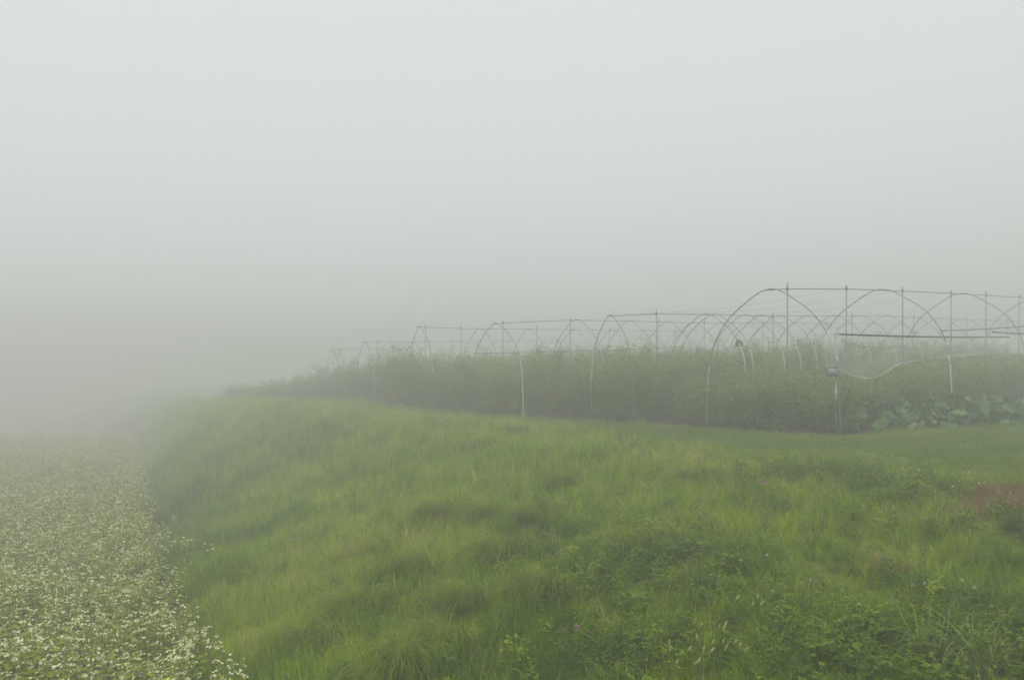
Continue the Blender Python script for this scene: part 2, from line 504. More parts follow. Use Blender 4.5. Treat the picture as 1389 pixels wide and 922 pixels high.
rots = np.stack([rng.normal(0, 0.12, N) + 0.10, rng.normal(0, 0.12, N) - 0.18, rng.uniform(0, 6.283, N)], -1)
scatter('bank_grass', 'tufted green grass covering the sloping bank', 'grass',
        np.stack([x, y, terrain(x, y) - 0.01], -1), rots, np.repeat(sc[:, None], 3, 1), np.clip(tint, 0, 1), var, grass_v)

# --- lawn
lawn_v = [tuft_mesh('lawn_tuft', M['lawn'], 40, 0.05, 0.12, 0.005, 0.12, 0.5, 1.0, 2) for _ in range(5)]
x, y, r = world_points(4, 50, 150, 8, 1.2, -0.4, 0.85)
p, q = pq(x, y)
keep = (p > crest_p(q) - 0.5 + 0.5 * rng.standard_normal(len(x))) & (crop_zone(x, y) < 0.35 + 0.3 * rng.random(len(x))) & (rng.random(len(x)) > 0.93 * dead_zone(x, y))
x, y, r = x[keep], y[keep], r[keep]; N = len(x)
tint = 0.45 + 0.9 * (fbm(x * 0.25, y * 0.7, 51) - 0.5) + rng.normal(0, 0.12, N)
scatter('lawn_grass', 'short mown lawn in front of the hoop tunnels', 'grass',
        np.stack([x, y, terrain(x, y) - 0.005], -1), np.stack([0 * x, 0 * x, rng.uniform(0, 6.283, N)], -1),
        np.repeat((rng.uniform(0.7, 1.3, N) * (1 + np.clip((r - 12) / 40, 0, .5)))[:, None], 3, 1), np.clip(tint, 0, 1), rng.integers(0, 5, N), lawn_v)

# --- clover and leafy weeds on the bank
def leaf_oval(mb, c, az, tilt, L, W, mat=0):
    """small folded oval leaflet"""
    d = Vector((math.cos(az) * math.cos(tilt), math.sin(az) * math.cos(tilt), math.sin(tilt)))
    s = Vector((-math.sin(az), math.cos(az), 0)); nrm = d.cross(s)
    c = Vector(c)
    P = [c, c + d * L * .35 + s * W + nrm * -W * .25, c + d * L * .8 + s * W * .8 + nrm * -W * .25, c + d * L,
         c + d * L * .8 - s * W * .8 + nrm * -W * .25, c + d * L * .35 - s * W + nrm * -W * .25]
    mb.add(P, [(0, 1, 2, 3), (0, 3, 4, 5)], mat)
def clover_mesh(name, mat, n, h0, h1, L):
    mb = MB()
    for _ in range(n):
        a = random.uniform(0, 6.283); r = 0.14 * math.sqrt(random.random()); h = random.uniform(h0, h1)
        top = Vector((r * math.cos(a), r * math.sin(a), h))
        b = Vector((r * 0.6 * math.cos(a), r * 0.6 * math.sin(a), -0.01))
        mb.ribbon([b, (b + top) / 2 + Vector((0.01, 0, 0)), top], [0.0012] * 3, (math.sin(a), -math.cos(a), 0))
        a0 = random.uniform(0, 6.283)
        for k in range(3):
            leaf_oval(mb, top, a0 + k * 2.094, random.uniform(-0.1, 0.5), L * random.uniform(.8, 1.2), L * .42)
    return mb.mesh(name, mat)
def weed_mesh():
    """upright leafy weed with pointed oval leaves"""
    mb = MB()
    for _ in range(4):
        a = random.uniform(0, 6.28); b = Vector((.06 * math.cos(a), .06 * math.sin(a), -.01)); h = random.uniform(.14, .36)
        top = b + Vector((random.gauss(0, .05), random.gauss(0, .05), h))
        mb.ribbon([b, b.lerp(top, .5), top], [.002, .0018, .001], (1, 0, 0))
        for k in range(13):
            t = random.uniform(.25, 1); az = k * 2.4 + random.gauss(0, .3); L = random.uniform(.03, .06) * (1.2 - .5 * t)
            leaf_oval(mb, b.lerp(top, t), az, random.uniform(-.2, .6), L, L * random.uniform(.16, .28))
    return mb.mesh('weed', M['clover'])
clov_v = [clover_mesh('clover', M['clover'], 34, 0.06, 0.19, 0.019) for _ in range(4)] + [clover_mesh('clover', M['clover'], 24, 0.08, 0.24, 0.026) for _ in range(3)] + [weed_mesh() for _ in range(5)]
x, y, r = world_points(2.5, 30, 42, 9, 1.1)
p, q = pq(x, y)
clov = fbm(x * 0.55 + 3.1, y * 0.55, 33)
cw = (sstep(0.46, 0.64, clov) * 0.9 + 0.12) * sstep(-2.2, 1.2, x - (0.40 * y - 2.4)) + 0.4 * sstep(.5, .66, fbm(x * .9, y * .9, 34))
keep = (rng.random(len(x)) < cw) & (p > toe_p(q) + 0.4) & (p < crest_p(q) + 0.3) & (dead_zone(x, y) < 0.3)
x, y = x[keep], y[keep]; N = len(x)
scatter('clover_cover', 'dark green clover and low leafy weeds among the grass', 'clover',
        np.stack([x, y, terrain(x, y)], -1), np.stack([rng.normal(0, .1, N), rng.normal(0, .1, N), rng.uniform(0, 6.283, N)], -1),
        np.repeat(rng.uniform(0.75, 1.35, N)[:, None], 3, 1), np.clip(rng.normal(0.45, 0.3, N), 0, 1), rng.integers(0, 12, N), clov_v)

# --- dead brown grass
dead_v = [tuft_mesh('dry_tuft', M['straw'], 30, 0.05, 0.16, 0.004, 0.10, 0.95, 0.7, 2) for _ in range(4)]
n = 2600
x = PATCH.x + rng.uniform(-2.2, 2.6, n); y = PATCH.y + rng.uniform(-1.6, 1.6, n)
keep = rng.random(n) < dead_zone(x, y) * 0.9
RED = hit(1195, 778)
n2 = 12
x = np.concatenate([x[keep], RED.x + rng.normal(0, 0.11, n2)]); y = np.concatenate([y[keep], RED.y + rng.normal(0, 0.10, n2)]); N = len(x)
scatter('dead_grass', 'dried reddish brown patch of cut grass at the lawn edge', 'dead grass',
        np.stack([x, y, terrain(x, y) + np.where(np.arange(N) >= N - n2, 0.08, 0)], -1), np.stack([rng.normal(0, .3, N), rng.normal(0, .3, N), rng.uniform(0, 6.283, N)], -1),
        np.repeat(rng.uniform(0.7, 1.3, N)[:, None], 3, 1), np.clip(rng.normal(0.45, 0.38, N), 0, 1), rng.integers(0, 4, N), dead_v)

# --- buckwheat field
def heart_leaf(mb, c, az, tilt, L, mat):
    d = Vector((math.cos(az) * math.cos(tilt), math.sin(az) * math.cos(tilt), math.sin(tilt)))
    s = Vector((-math.sin(az), math.cos(az), 0)); nrm = d.cross(s); c = Vector(c)
    P = [c, c - d * L * .15 + s * L * .3, c + d * L * .3 + s * L * .42 - nrm * L * .08, c + d * L * .65 + s * L * .2, c + d * L - nrm * L * -.1,
         c + d * L * .65 - s * L * .2, c + d * L * .3 - s * L * .42 - nrm * L * .08, c - d * L * .15 - s * L * .3]
    mb.add(P, [(0, 1, 2, 3), (0, 3, 4), (0, 4, 5), (0, 5, 6, 7)], mat)
def floret(mb, c, r, mat):
    """little five-petalled flower"""
    c = Vector(c); a0 = random.uniform(0, 6.28)
    tx, ty = random.uniform(-.7, .7), random.uniform(-.7, .7)
    ring = []
    for k in range(5):
        a = a0 + k * 1.2566
        ring.append(c + Vector((r * math.cos(a), r * math.sin(a), r * .35 + r * (tx * math.cos(a) + ty * math.sin(a)))))
    mb.add([c] + ring, [(0, 1, 2), (0, 2, 3), (0, 3, 4), (0, 4, 5), (0, 5, 1)], mat)
def flower_head(mb, c, R, n, mat):
    """flat-topped raceme of florets"""
    for _ in range(n):
        a = random.uniform(0, 6.28); rr = R * math.sqrt(random.random())
        floret(mb, Vector(c) + Vector((rr * math.cos(a), rr * math.sin(a), random.uniform(-.006, .01) - 0.25 * rr)), random.uniform(.0055, .0095), mat)
def buckwheat_parts(h):
    st, lf, fl = MB(), MB(), MB()
    def stem(p0, p1, r):
        mid = (p0 + p1) / 2 + Vector((random.gauss(0, .012), random.gauss(0, .012), 0.01))
        st.tube([p0, mid, p1], [r, r * .85, r * .6], 4)
    lean = Vector((random.gauss(0, .07), random.gauss(0, .07), 0))
    top = Vector((0, 0, h)) + lean
    stem(Vector((0, 0, -0.03)), top, .0035)
    flower_head(fl, top + Vector((0, 0, .01)), .028, 8, 0)
    for k in range(random.randint(13, 17)):
        t = random.uniform(.2, .88); b = top * t; az = random.uniform(0, 6.28)
        e = b + Vector((math.cos(az) * .05, math.sin(az) * .05, .03)); stem(b, e, .0016)
        heart_leaf(lf, e, az, random.uniform(-.5, .3), random.uniform(.035, .07) * (1.2 - .5 * t), 0)
    for k in range(random.randint(2, 5)):
        t = random.uniform(.55, .95); b = top * t; az = random.uniform(0, 6.28)
        e = b + Vector((math.cos(az) * random.uniform(.05, .13), math.sin(az) * random.uniform(.05, .13), random.uniform(.06, .16)))
        e.z = min(e.z, h * 1.2)
        stem(b, e, .0018); flower_head(fl, e, random.uniform(.014, .026), random.randint(3, 6), 0)
        heart_leaf(lf, b + (e - b) * .5, az + 1, -.2, random.uniform(.03, .05), 0)
    return st, lf, fl
def bw_merge(parts, name):
    mb = MB()
    for i, q_ in enumerate(parts):
        mb.add(q_.v, q_.f, i)
    return mb.mesh(name, [M['bw_stem'], M['bw_leaf'], M['bw_flower']], smooth=False)
bw_v = [bw_merge(buckwheat_parts(random.uniform(.42, .70)), 'buckwheat') for _ in range(12)]
x, y, r = world_points(3.2, 115, 125, 9, 1.3, -0.95, 0.05)
p, q = pq(x, y)
edge = toe_p(q) - 0.30 + 0.6 * (vnoise(q * 0.9, q * 0, 81) - 0.5)
keep = (p < edge) & (rng.random(len(x)) < 1 - sstep(65, 112, r)) & (terrain(x, y, False) < field_z(q) + 0.1) & (rng.random(len(x)) < 0.35 + 0.9 * fbm(x * .6, y * .6, 83))
x, y, r = x[keep], y[keep], r[keep]; N = len(x)
sc = (1.14 + 0.9 * (fbm(x * .6, y * .6, 84) - .5) + rng.normal(0, .14, N)) * (1 + np.clip((r - 15) / 50, 0, 1.0))
tint = 0.5 + 0.7 * (fbm(x * .3, y * .3, 85) - .5) + rng.normal(0, .15, N)
scatter('buckwheat_field', 'low field of flowering white buckwheat at the foot of the bank', 'flower field',
        np.stack([x, y, terrain(x, y)], -1), np.stack([rng.normal(0, .09, N), rng.normal(0, .09, N), rng.uniform(0, 6.283, N)], -1),
        np.repeat(sc[:, None], 3, 1), np.clip(tint, 0, 1), rng.integers(0, 12, N), bw_v)

# ------------------------------------------------------------------ hoop tunnels
PROF = [(0, 1.0), (.10, .994), (.22, .967), (.35, .925), (.5, .872), (.64, .812), (.76, .737), (.85, .655), (.91, .575), (.95, .48), (.98, .32), (1.0, 0)]
ND = Vector((-EY, EX, 0))       # across the tunnels, away from the camera
ED = Vector((EX, EY, 0))
class Row:
    def __init__(self, px0, Z0, ridge):
        self.P0 = Vector(((px0 - CX) / F * Z0, Z0, 0)); self.ridge = ridge
    def t_of(self, px):
        k = (px - CX) / F
        return (k * self.P0.y - self.P0.x) / (EX - k * EY)
    def at(self, px):
        t = self.t_of(px)
        P = self.P0 + ED * t
        ry = np.interp(px, [a for a, b in self.ridge], [b for a, b in self.ridge])
        return Vector((P.x, P.y, -(ry - HY) / F * P.y))

def along(pts, f0, f1):
    """piece of a polyline between two fractions of its index length"""
    n = len(pts) - 1; out = []
    for k in range(7):
        u = (f0 + (f1 - f0) * k / 6) * n; i = min(int(u), n - 1)
        out.append(pts[i].lerp(pts[i + 1], u - i))
    return out

def hoop(root, apex, wl, wr, rad, sl=None, sr=None, smat='sleeve'):
    """arched pipe across the tunnel; wl = half width on the far side, wr on the near side; sleeves as height fractions"""
    pts_side = {}
    for s, w in ((1, wl), (-1, wr)):
        foot = apex + ND * (s * w); zf = T(foot.x, foot.y) - 0.15
        arr = []
        for u, h in PROF:
            P = apex + ND * (s * w * u); P.z = zf + (apex.z - zf) * h
            arr.append(P)
        # smooth by subdividing (Catmull-Rom)
        fine = []
        for i in range(len(arr) - 1):
            p0, p1, p2, p3 = arr[max(i - 1, 0)], arr[i], arr[i + 1], arr[min(i + 2, len(arr) - 1)]
            for k in range(3):
                t = k / 3
                fine.append(0.5 * ((2 * p1) + (p2 - p0) * t + (2 * p0 - 5 * p1 + 4 * p2 - p3) * t * t + (3 * p1 - p0 - 3 * p2 + p3) * t ** 3))
        fine.append(arr[-1]); pts_side[s] = fine
    wob = Vector((random.gauss(0, .02), random.gauss(0, .02), 0))
    for s in (1, -1):
        L_ = len(pts_side[s]) - 1
        pts_side[s] = [p + wob * math.cos(i / L_ * math.pi / 2) for i, p in enumerate(pts_side[s])]
    full = pts_side[1][::-1] + pts_side[-1][1:]
    mb = MB(); mb.tube(full, rad, 6); h = mb.build('hoop', M['pipe'], root)
    mb = MB(); mb.tube([apex - ED * .05 + Vector((0, 0, -.005)), apex + ED * .07 + Vector((0, 0, .0))], rad * 1.9, 6); mb.build('ridge_clamp', M['pipe'], h)
    for s, rng_ in ((1, sl), (-1, sr)):
        if not rng_: continue
        side = pts_side[s]
        zt, zb = side[0].z, side[-1].z
        lo, hi = rng_
        seg = [p for p in side if lo <= (p.z - zb) / (zt - zb) <= hi]
        # add interpolated ends on the long straight leg
        def atz(fr):
            z = zb + (zt - zb) * fr
            for a, b in zip(side[:-1], side[1:]):
                if b.z <= z <= a.z: return a.lerp(b, (a.z - z) / max(a.z - b.z, 1e-6))
            return side[-1]
        seg = [atz(hi)] + seg + [atz(lo)]
        clean = [seg[0]]
        for p in seg[1:]:
            if (p - clean[-1]).length > 0.02: clean.append(p)
        if len(clean) > 1:
            mb = MB(); mb.tube(clean, rad * 1.4, 7); mb.build('leg_sleeve', M[smat], h)
    return h

def tunnel(row, label, hoops, posts, ridge_px, rad, rails=(), post_top=0.12):
    root = empty('hoop_tunnel', (0, 0, 0))
    tag(root, label, 'greenhouse frame', 'bare hoop tunnels standing side by side in the fog')
    for spec in hoops:
        px, w = spec[0], spec[1]
        sl = spec[2] if len(spec) > 2 else None; sr = spec[3] if len(spec) > 3 else None
        wl, wr = w if hasattr(w, '__len__') else (w, w)
        hoop(root, row.at(px), wl, wr, rad, sl, sr, spec[4] if len(spec) > 4 else 'sleeve')
    pxs = [p_ for p_ in np.linspace(ridge_px[0], ridge_px[1], 26)]
    pts = [row.at(p_) + Vector((0, 0, -rad * 1.2)) for p_ in pxs]
    mb = MB(); mb.tube(pts, rad * .95, 6); mb.build('ridge_pipe', M['pipe'], root)
    for px in posts:
        A = row.at(px); off = ED * .0 - ND * .035
        A = A + off; zb = T(A.x, A.y) - 0.2
        lean = Vector((random.gauss(0, .015), random.gauss(0, .015), 0))
        mb = MB(); mb.tube([Vector((A.x, A.y, zb)), A + Vector((0, 0, post_top * random.uniform(.6, 1.3))) + lean], rad * 1.15, 6)
        po = mb.build('post', M['post'], root)
        mb = MB(); mb.tube([A + Vector((0, 0, -.05)) + lean, A + Vector((0, 0, .045)) + lean], rad * 2.1, 6); mb.build('clamp', M['pipe'], po)
    for (pa, pb, off, hh, rr) in rails:
        pts = []
        for k in range(13):
            px = pa + (pb - pa) * k / 12; A = row.at(px) + ND * off
            A.z = T(A.x, A.y) + hh if hh < 10 else A.z
            pts.append(A)
        # straight pipe: keep only ends and a slight sag
        a, b = pts[0], pts[-1]
        line = [a.lerp(b, k / 8) - Vector((0, 0, .05 * math.sin(math.pi * k / 8))) for k in range(9)]
        mb = MB(); mb.tube(line, rr, 6); mb.build('side_rail', M['pipe'], root)
    return root

R1 = Row(1045, 17.0, [(1036, 393), (1045, 392), (1066, 391), (1146, 391), (1223, 394), (1288, 397), (1336, 400), (1389, 403), (1440, 408)])
R2 = Row(828, 20.5, [(822, 428), (890, 425), (958, 426), (1048, 428), (1130, 428), (1203, 428), (1273, 431), (1340, 434), (1389, 436)])
R3 = Row(672, 24.0, [(668, 439), (681, 437.5), (773, 433.5), (855, 435), (950, 437.5), (1100, 437.5), (1250, 440)])
R4 = Row(568, 28.5, [(564, 443), (625, 445), (720, 446), (780, 447), (950, 448.5)])
R5 = Row(495, 34.5, [(490, 463.5), (600, 463), (800, 461)])
R6 = Row(452, 41.0, [(446, 473), (520, 473), (700, 470)])
SL = (.40, .70)
tunnels = []
def tunnel_add(*a):
    tunnels.append(tunnel(*a))
tunnel_add(R1, 'tallest bare hoop tunnel frame nearest the camera, behind the squash leaves',
       [(1045, (1.75, 1.65), (.0, .48), None, 'pale_pipe'), (1193, (1.9, 1.85), None, (.08, .48)), (1305, (1.9, 1.85), None, (.05, .5)), (1404, (1.9, 1.85))],
       [1066, 1146, 1223, 1288, 1336, 1380, 1418], (1036, 1438), .0140)
tunnel(R2, 'hoop tunnel frame starting with the narrow arch, second from the right',
       [(828, (.75, .85), SL)] + [(px, 1.5, None, SL) for px in (957, 968, 1011, 1033, 1056, 1096, 1130, 1166, 1203, 1239, 1273, 1306, 1340, 1372)],
       [890, 1048, 1154, 1238, 1310, 1365], (824, 1388), .0130)
tunnel(R3, 'hoop tunnel frame with one long white leg at its near corner, third from the right',
       [(672, (1.35, 1.4), None, (.0, .62))] + [(px, 1.4, None, SL) for px in (782, 853, 905, 940, 978, 1012, 1046, 1082, 1118, 1152, 1188, 1222)],
       [681, 773, 892, 954, 1035, 1120], (668, 1248), .0125, [(672, 962, 1.25, 2.06, .016)])
tunnel(R4, 'pale hoop tunnel frame in the fog, fourth from the right',
       [(568, (.75, 1.0), None, (.45, .64))] + [(px, 1.3) for px in (650, 718, 778, 830, 878, 922)],
       [551 + 25, 625, 728, 826, 915], (564, 948), .0125)
tunnel(R5, 'faint hoop tunnel frame in the fog, second from the left',
       [(495, (.8, .9), None, (.2, .75)), (560, 1.1), (622, 1.1)], [512, 613, 690], (491, 790), .0125)
tunnel(R6, 'faintest hoop tunnel frame at the far left end of the row', [(452, (.8, .8)), (520, 1.0)], [458, 540], (447, 690), .0125)

# thin slack wires strung from the second ridge to the first
for pa, pb in ((872, 1146), (935, 1223), (1005, 1288)):
    a, b = R2.at(pa), R1.at(pb)
    mb = MB(); mb.tube([a.lerp(b, k / 10) - Vector((0, 0, .12 * math.sin(math.pi * k / 10))) for k in range(11)], .003, 4)
    mb.build('wire', M['pipe'], tunnels[0])

# dark side pipes, net, winder post and rag on the near side of the first tunnel
def pipe_between(name, a, b, r, mat, label, cat):
    a, b = Vector(a), Vector(b)
    mb = MB(); mb.tube([a.lerp(b, k / 10) - Vector((0, 0, .03 * math.sin(math.pi * k / 10))) for k in range(11)], r, 7)
    return tag(mb.build(name, mat), label, cat)
NR = R1.P0 - ND * 1.62
def near_side(px, py, off=0.0):
    """point on the near side of the first tunnel (the vertical plane of its near legs) in a given direction"""
    B = NR - ND * off; k = (px - CX) / F
    t = (k * B.y - B.x) / (EX - k * EY); P = B + ED * t
    return Vector((P.x, P.y, -(py - HY) / F * P.y))
pipe_between('winding_pipe', near_side(1128, 453), near_side(1369, 457), .022, M['dark_pipe'], 'long dark horizontal pipe along the near side of the tallest tunnel', 'pipe')
pipe_between('winding_pipe', near_side(1346, 450, -.1), near_side(1425, 452.5, -.1), .021, M['dark_pipe'], 'short dark horizontal pipe overlapping the long one at the right edge', 'pipe')
pipe_between('winding_pipe', ray(1277, 448.5, 23.5), ray(1420, 440, 26.5), .017, M['dark_pipe'], 'thin slanting pipe behind the two dark ones at the right', 'pipe')

def sheet(name, top, bot, label, cat, folds=0.05):
    n, mrows = 60, 7
    def rs(pl):
        d = [0]
        for a, b in zip(pl[:-1], pl[1:]): d.append(d[-1] + (b - a).length)
        out = []
        for k in range(n + 1):
            u = d[-1] * k / n; i = max(j for j in range(len(d)) if d[j] <= u + 1e-9); i = min(i, len(pl) - 2)
            out.append(pl[i].lerp(pl[i + 1], (u - d[i]) / (d[i + 1] - d[i])))
        # smooth
        for _ in range(3):
            out = [out[0]] + [(out[j - 1] + out[j] * 2 + out[j + 1]) / 4 for j in range(1, n)] + [out[-1]]
        return out
    A, B = rs(top), rs(bot)
    mb = MB(); V = []
    for j in range(mrows + 1):
        v = j / mrows
        for k in range(n + 1):
            P = A[k].lerp(B[k], v)
            P = P - ND * (folds * math.sin(k * 1.3 + v * 5 + math.sin(k * .37) * 2) * math.sin(math.pi * min(1, v * 1.2 + .1)))
            V.append(P)
    F_ = [(j * (n + 1) + k, j * (n + 1) + k + 1, (j + 1) * (n + 1) + k + 1, (j + 1) * (n + 1) + k) for j in range(mrows) for k in range(n)]
    mb.add(V, F_)
    o = mb.build(name, M['net'])
    # rolled hem, a denser band of the same net
    hm = MB(); hm.tube(B, .012, 5); hm.build('hem', M['sleeve_thin'], o)
    hm = MB(); hm.tube(A, .008, 5); hm.build('hem', M['sleeve_thin'], o)
    return tag(o, label, cat)
m2 = M['net'].copy(); m2.name = 'white net hem'
for nd in m2.node_tree.nodes:
    if nd.bl_idname == 'ShaderNodeMapRange':
        nd.inputs[3].default_value = 0.12; nd.inputs[4].default_value = 0.32
M['sleeve_thin'] = m2
sheet('net', [near_side(*c, .08) for c in ((1138, 466), (1165, 473), (1200, 477), (1250, 469), (1300, 463), (1350, 455), (1420, 452))],
      [near_side(*c, .08) for c in ((1138, 501), (1150, 508), (1172, 515), (1195, 511), (1217, 493), (1250, 488), (1300, 483), (1350, 478), (1420, 478))],
      'white translucent net sagging along the side of the tallest tunnel', 'net')
sheet('net', [near_side(*c, .05) for c in ((1117, 449), (1124, 447), (1133, 448), (1141, 454))],
      [near_side(*c, .05) for c in ((1116, 478), (1122, 500), (1130, 502), (1139, 497))],
      'bunched white net hanging above the small winder post', 'net', .09)

wp = near_side(1134, 590, .12); wp.z = T(wp.x, wp.y)
root = empty('winder_post', wp); tag(root, 'thin post with a small grey plate on top beside the squash', 'post')
topz = near_side(1134, 497, .12).z - wp.z
mb = MB(); mb.tube([(0, 0, -.2), (0, 0, topz)], .02, 8); mb.build('post', M['post'], root)
mb = MB(); mb.tube([(0, 0, topz - .95), (0, 0, topz - .42)], .024, 8); mb.build('post_sleeve', M['pipe'], root)
mb = MB(); mb.box((-.08, 0, topz), (.44, .09, .025)); mb.build('plate', M['pale_pipe'], root)
mb = MB(); mb.box((-.08, 0, topz - .12), (.20, .12, .16)); mb.build('winder_box', M['blue_box'], root)
mb = MB(); mb.tube([(.02, 0, topz + .01), (.02, 0, topz + .22)], .017, 6); mb.build('handle', M['sleeve'], root)

# dark rag caught on a hoop of the second tunnel
A = R2.at(968); A = A - ND * .93; A.z = -(464 - HY) / F * A.y
mb = MB()
for k in range(5):
    c = A + Vector((random.gauss(0, .05), 0, random.gauss(0, .05)))
    V = []
    for i in range(7):
        for j in range(5):
            u, v = i / 6 - .5, j / 4 - .5
            V.append(c + Vector((u * .12 + random.gauss(0, .012), math.sin(u * 6 + k) * .05 + v * .06, v * .12 - abs(u) * .12 + random.gauss(0, .012))))
    mb.add(V, [(i * 5 + j, i * 5 + j + 1, (i + 1) * 5 + j + 1, (i + 1) * 5 + j) for i in range(6) for j in range(4)])
mb.tube([A, A + Vector((-.1, 0, -.12)), A + Vector((-.2, 0, -.2))], .012, 5)
tag(mb.build('cloth_rag', M['rag']), 'small dark rag caught on a white-legged hoop', 'rag')

# ------------------------------------------------------------------ tall crop under the tunnels
def crop_mesh(name, h):
    """bushy feathery plant: a few leaning stems, side branches ending in loose leaf clumps"""
    mb = MB()
    for s in range(6):
        a = random.uniform(0, 6.28); b = Vector((.14 * math.cos(a), .14 * math.sin(a), 0))
        top = b + Vector((random.gauss(0, .26), random.gauss(0, .26), h * random.uniform(.62, 1.03)))
        ctl = [b.lerp(top, k / 5) + Vector((random.gauss(0, .05), random.gauss(0, .05), 0)) * (k > 0) for k in range(6)]
        mb.tube(ctl, [.007, .006, .005, .004, .003, .002], 4, 1, False)
        for k in range(17):
            t = random.uniform(.12, 1.0); i = min(int(t * 5), 4); c = ctl[i].lerp(ctl[i + 1], t * 5 - i)
            az = random.uniform(0, 6.28); L = random.uniform(.14, .42) * (1.1 - .5 * t)
            tip = c + Vector((math.cos(az) * L, math.sin(az) * L, random.uniform(-.05, .2)))
            side = Vector((-math.sin(az), math.cos(az), 0))
            mb.ribbon([c, c.lerp(tip, .5) + Vector((0, 0, .03)), tip], [.002, .0015, .0008], side, 1)
            R = random.uniform(.05, .12)
            for w in range(15):
                d = c.lerp(tip, random.uniform(.55, 1.05)) + Vector((random.gauss(0, R), random.gauss(0, R), random.gauss(0, R * .7)))
                leaf_oval(mb, d, random.uniform(0, 6.28), random.uniform(-.6, .9), random.uniform(.035, .08), random.uniform(.008, .022), 0)
    return mb.mesh(name, [M['crop'], M['crop_stem']], smooth=False)
crop_v = [crop_mesh('crop_plant', 1.78) for _ in range(7)]
names = ['tallest tunnel at the right', 'tunnel that starts with the narrow arch', 'tunnel with the long white leg', 'fourth tunnel from the right',
         'faint second tunnel from the left', 'faintest tunnel at the left']
def crop_row(base, offs, t0, t1, hs, label):
    P = []
    for off in offs:
        t = t0 + random.uniform(-.15, .15)
        while t < t1:
            P.append(base + ED * t + ND * (off + random.gauss(0, .10)))
            t += random.uniform(.36, .58) * (1 + max(0, t) * .02)
    x = np.array([p_.x for p_ in P]); y = np.array([p_.y for p_ in P]); N = len(P)
    far = np.clip((y - 40) / 14, 0, 1)
    s = hs * (0.96 + 0.5 * (fbm(x * .7, y * .7, 91) - .5) + rng.normal(0, .09, N)) * (1 - .42 * far)
    tint = .45 + .7 * (fbm(x * .7, y * .7, 92) - .5) + rng.normal(0, .1, N)
    scatter('tall_crop', label, 'crop', np.stack([x, y, terrain(x, y) - .02], -1), np.stack([rng.normal(0, .05, N), rng.normal(0, .05, N), rng.uniform(0, 6.28, N)], -1),
            np.stack([rng.uniform(.8, 1.5, N), rng.uniform(.8, 1.5, N), s], -1), np.clip(tint, 0, 1), rng.integers(0, 7, N), crop_v)
for i, (R, hs) in enumerate(((R1, .68), (R2, 1.0), (R3, 1.0), (R4, 1.1), (R5, 1.18), (R6, 1.14))):
    offs = (-1.2, -.1, .8, 1.6, 2.5) if i == 0 else (-.6, .45, 1.5, 2.6)
    crop_row(R.P0, offs, .25, (24, 32, 26, 20, 15, 13)[i], hs, 'tall feathery green crop growing under the ' + names[i])
crop_row(R6.P0 + ND * 4.6 - ED * .6, (-.8, .6, 2.0, 3.4, 4.8, 6.2, 7.6, 9.0, 10.4, 11.8), .2, 12, .98, 'tall crop fading into the fog beyond the last tunnel')

# ------------------------------------------------------------------ squash plants
def squash_leaf_mesh(name, mats):
    mb = MB(); n = 20; V = [Vector((0, 0, 0))]
    for ring, rr in ((0, .5), (1, 1.0)):
        for k in range(n):
            a = math.pi * (-0.92 + 1.84 * k / (n - 1))
            lob = 1 + .10 * math.cos(5 * a) - .12 * (abs(a) / math.pi) ** 4
            r_ = rr * lob * (.17)
            z = -.05 * rr * rr + .03 * rr * math.cos(5 * a) * (1 if ring else .5) + .05 * (rr if abs(a) > 2 else 0) * .5
            V.append(Vector((r_ * math.cos(a) + .03 * rr, r_ * math.sin(a), z + random.gauss(0, .006))))
    Fc = [(0, 1 + k, 2 + k) for k in range(n - 1)] + [(1 + k, 1 + n + k, 2 + n + k, 2 + k) for k in range(n - 1)]
    mb.add(V, Fc)
    return mb.mesh(name, mats)
leaf_meshes = [squash_leaf_mesh('leaf', M['squash']) for _ in range(6)]
old_leaf = squash_leaf_mesh('leaf', M['squash_old'])
sq_lab = ['leftmost squash plant with big drooping leaves, beside the winder post', 'squash plant second from the left in the leafy row',
          'squash plant with a yellowing leaf in front, middle left of the row', 'squash plant in the middle right of the leafy row',
          'squash plant second from the right in the leafy row', 'squash plant at the right edge of the photo']
sq_px = [(1158, 586), (1206, 583), (1254, 581), (1300, 579), (1345, 577), (1386, 576)]
for i, (sx, sy) in enumerate(sq_px):
    b = hit(sx, sy)
    root = empty('squash_plant', b); tag(root, sq_lab[i], 'squash plant', 'squash plants in a row at the lawn edge')
    sm = MB()
    nleaf = 52
    for k in range(nleaf):
        lx, ly = random.uniform(-.46, .46), random.uniform(-.12, .95)
        zb = T(b.x + lx, b.y + ly) - b.z
        hgt = zb + random.uniform(.08, .66) * (1 - .4 * (ly < .15)) + .06 * (i == 0)
        c = Vector((lx, ly, hgt))
        az = math.atan2(ly - .35, lx) + random.gauss(0, .7)
        yel = (i == 1 and k == 3) or (i == 2 and k in (4, 9))
        if yel: c = Vector((lx, -.14, .07 + .012 * k))
        tilt = random.uniform(.2, 1.15)
        o = mesh_obj('leaf', old_leaf if yel else leaf_meshes[k % 6], root, c, (random.gauss(0, .35), tilt, az), random.uniform(.42, .88) * (.7 if yel else 1))
        st = Vector((lx * .6 + random.gauss(0, .05), ly * .7 + .1, 0)); st.z = T(b.x + st.x, b.y + st.y) - b.z - .02
        sm.tube([st, st.lerp(c, .5) + Vector((0, 0, .03)), c - Vector((0, 0, .01))], [.010, .009, .007], 5)
    sm.build('stems', M['stem'], root).name = 'stem'

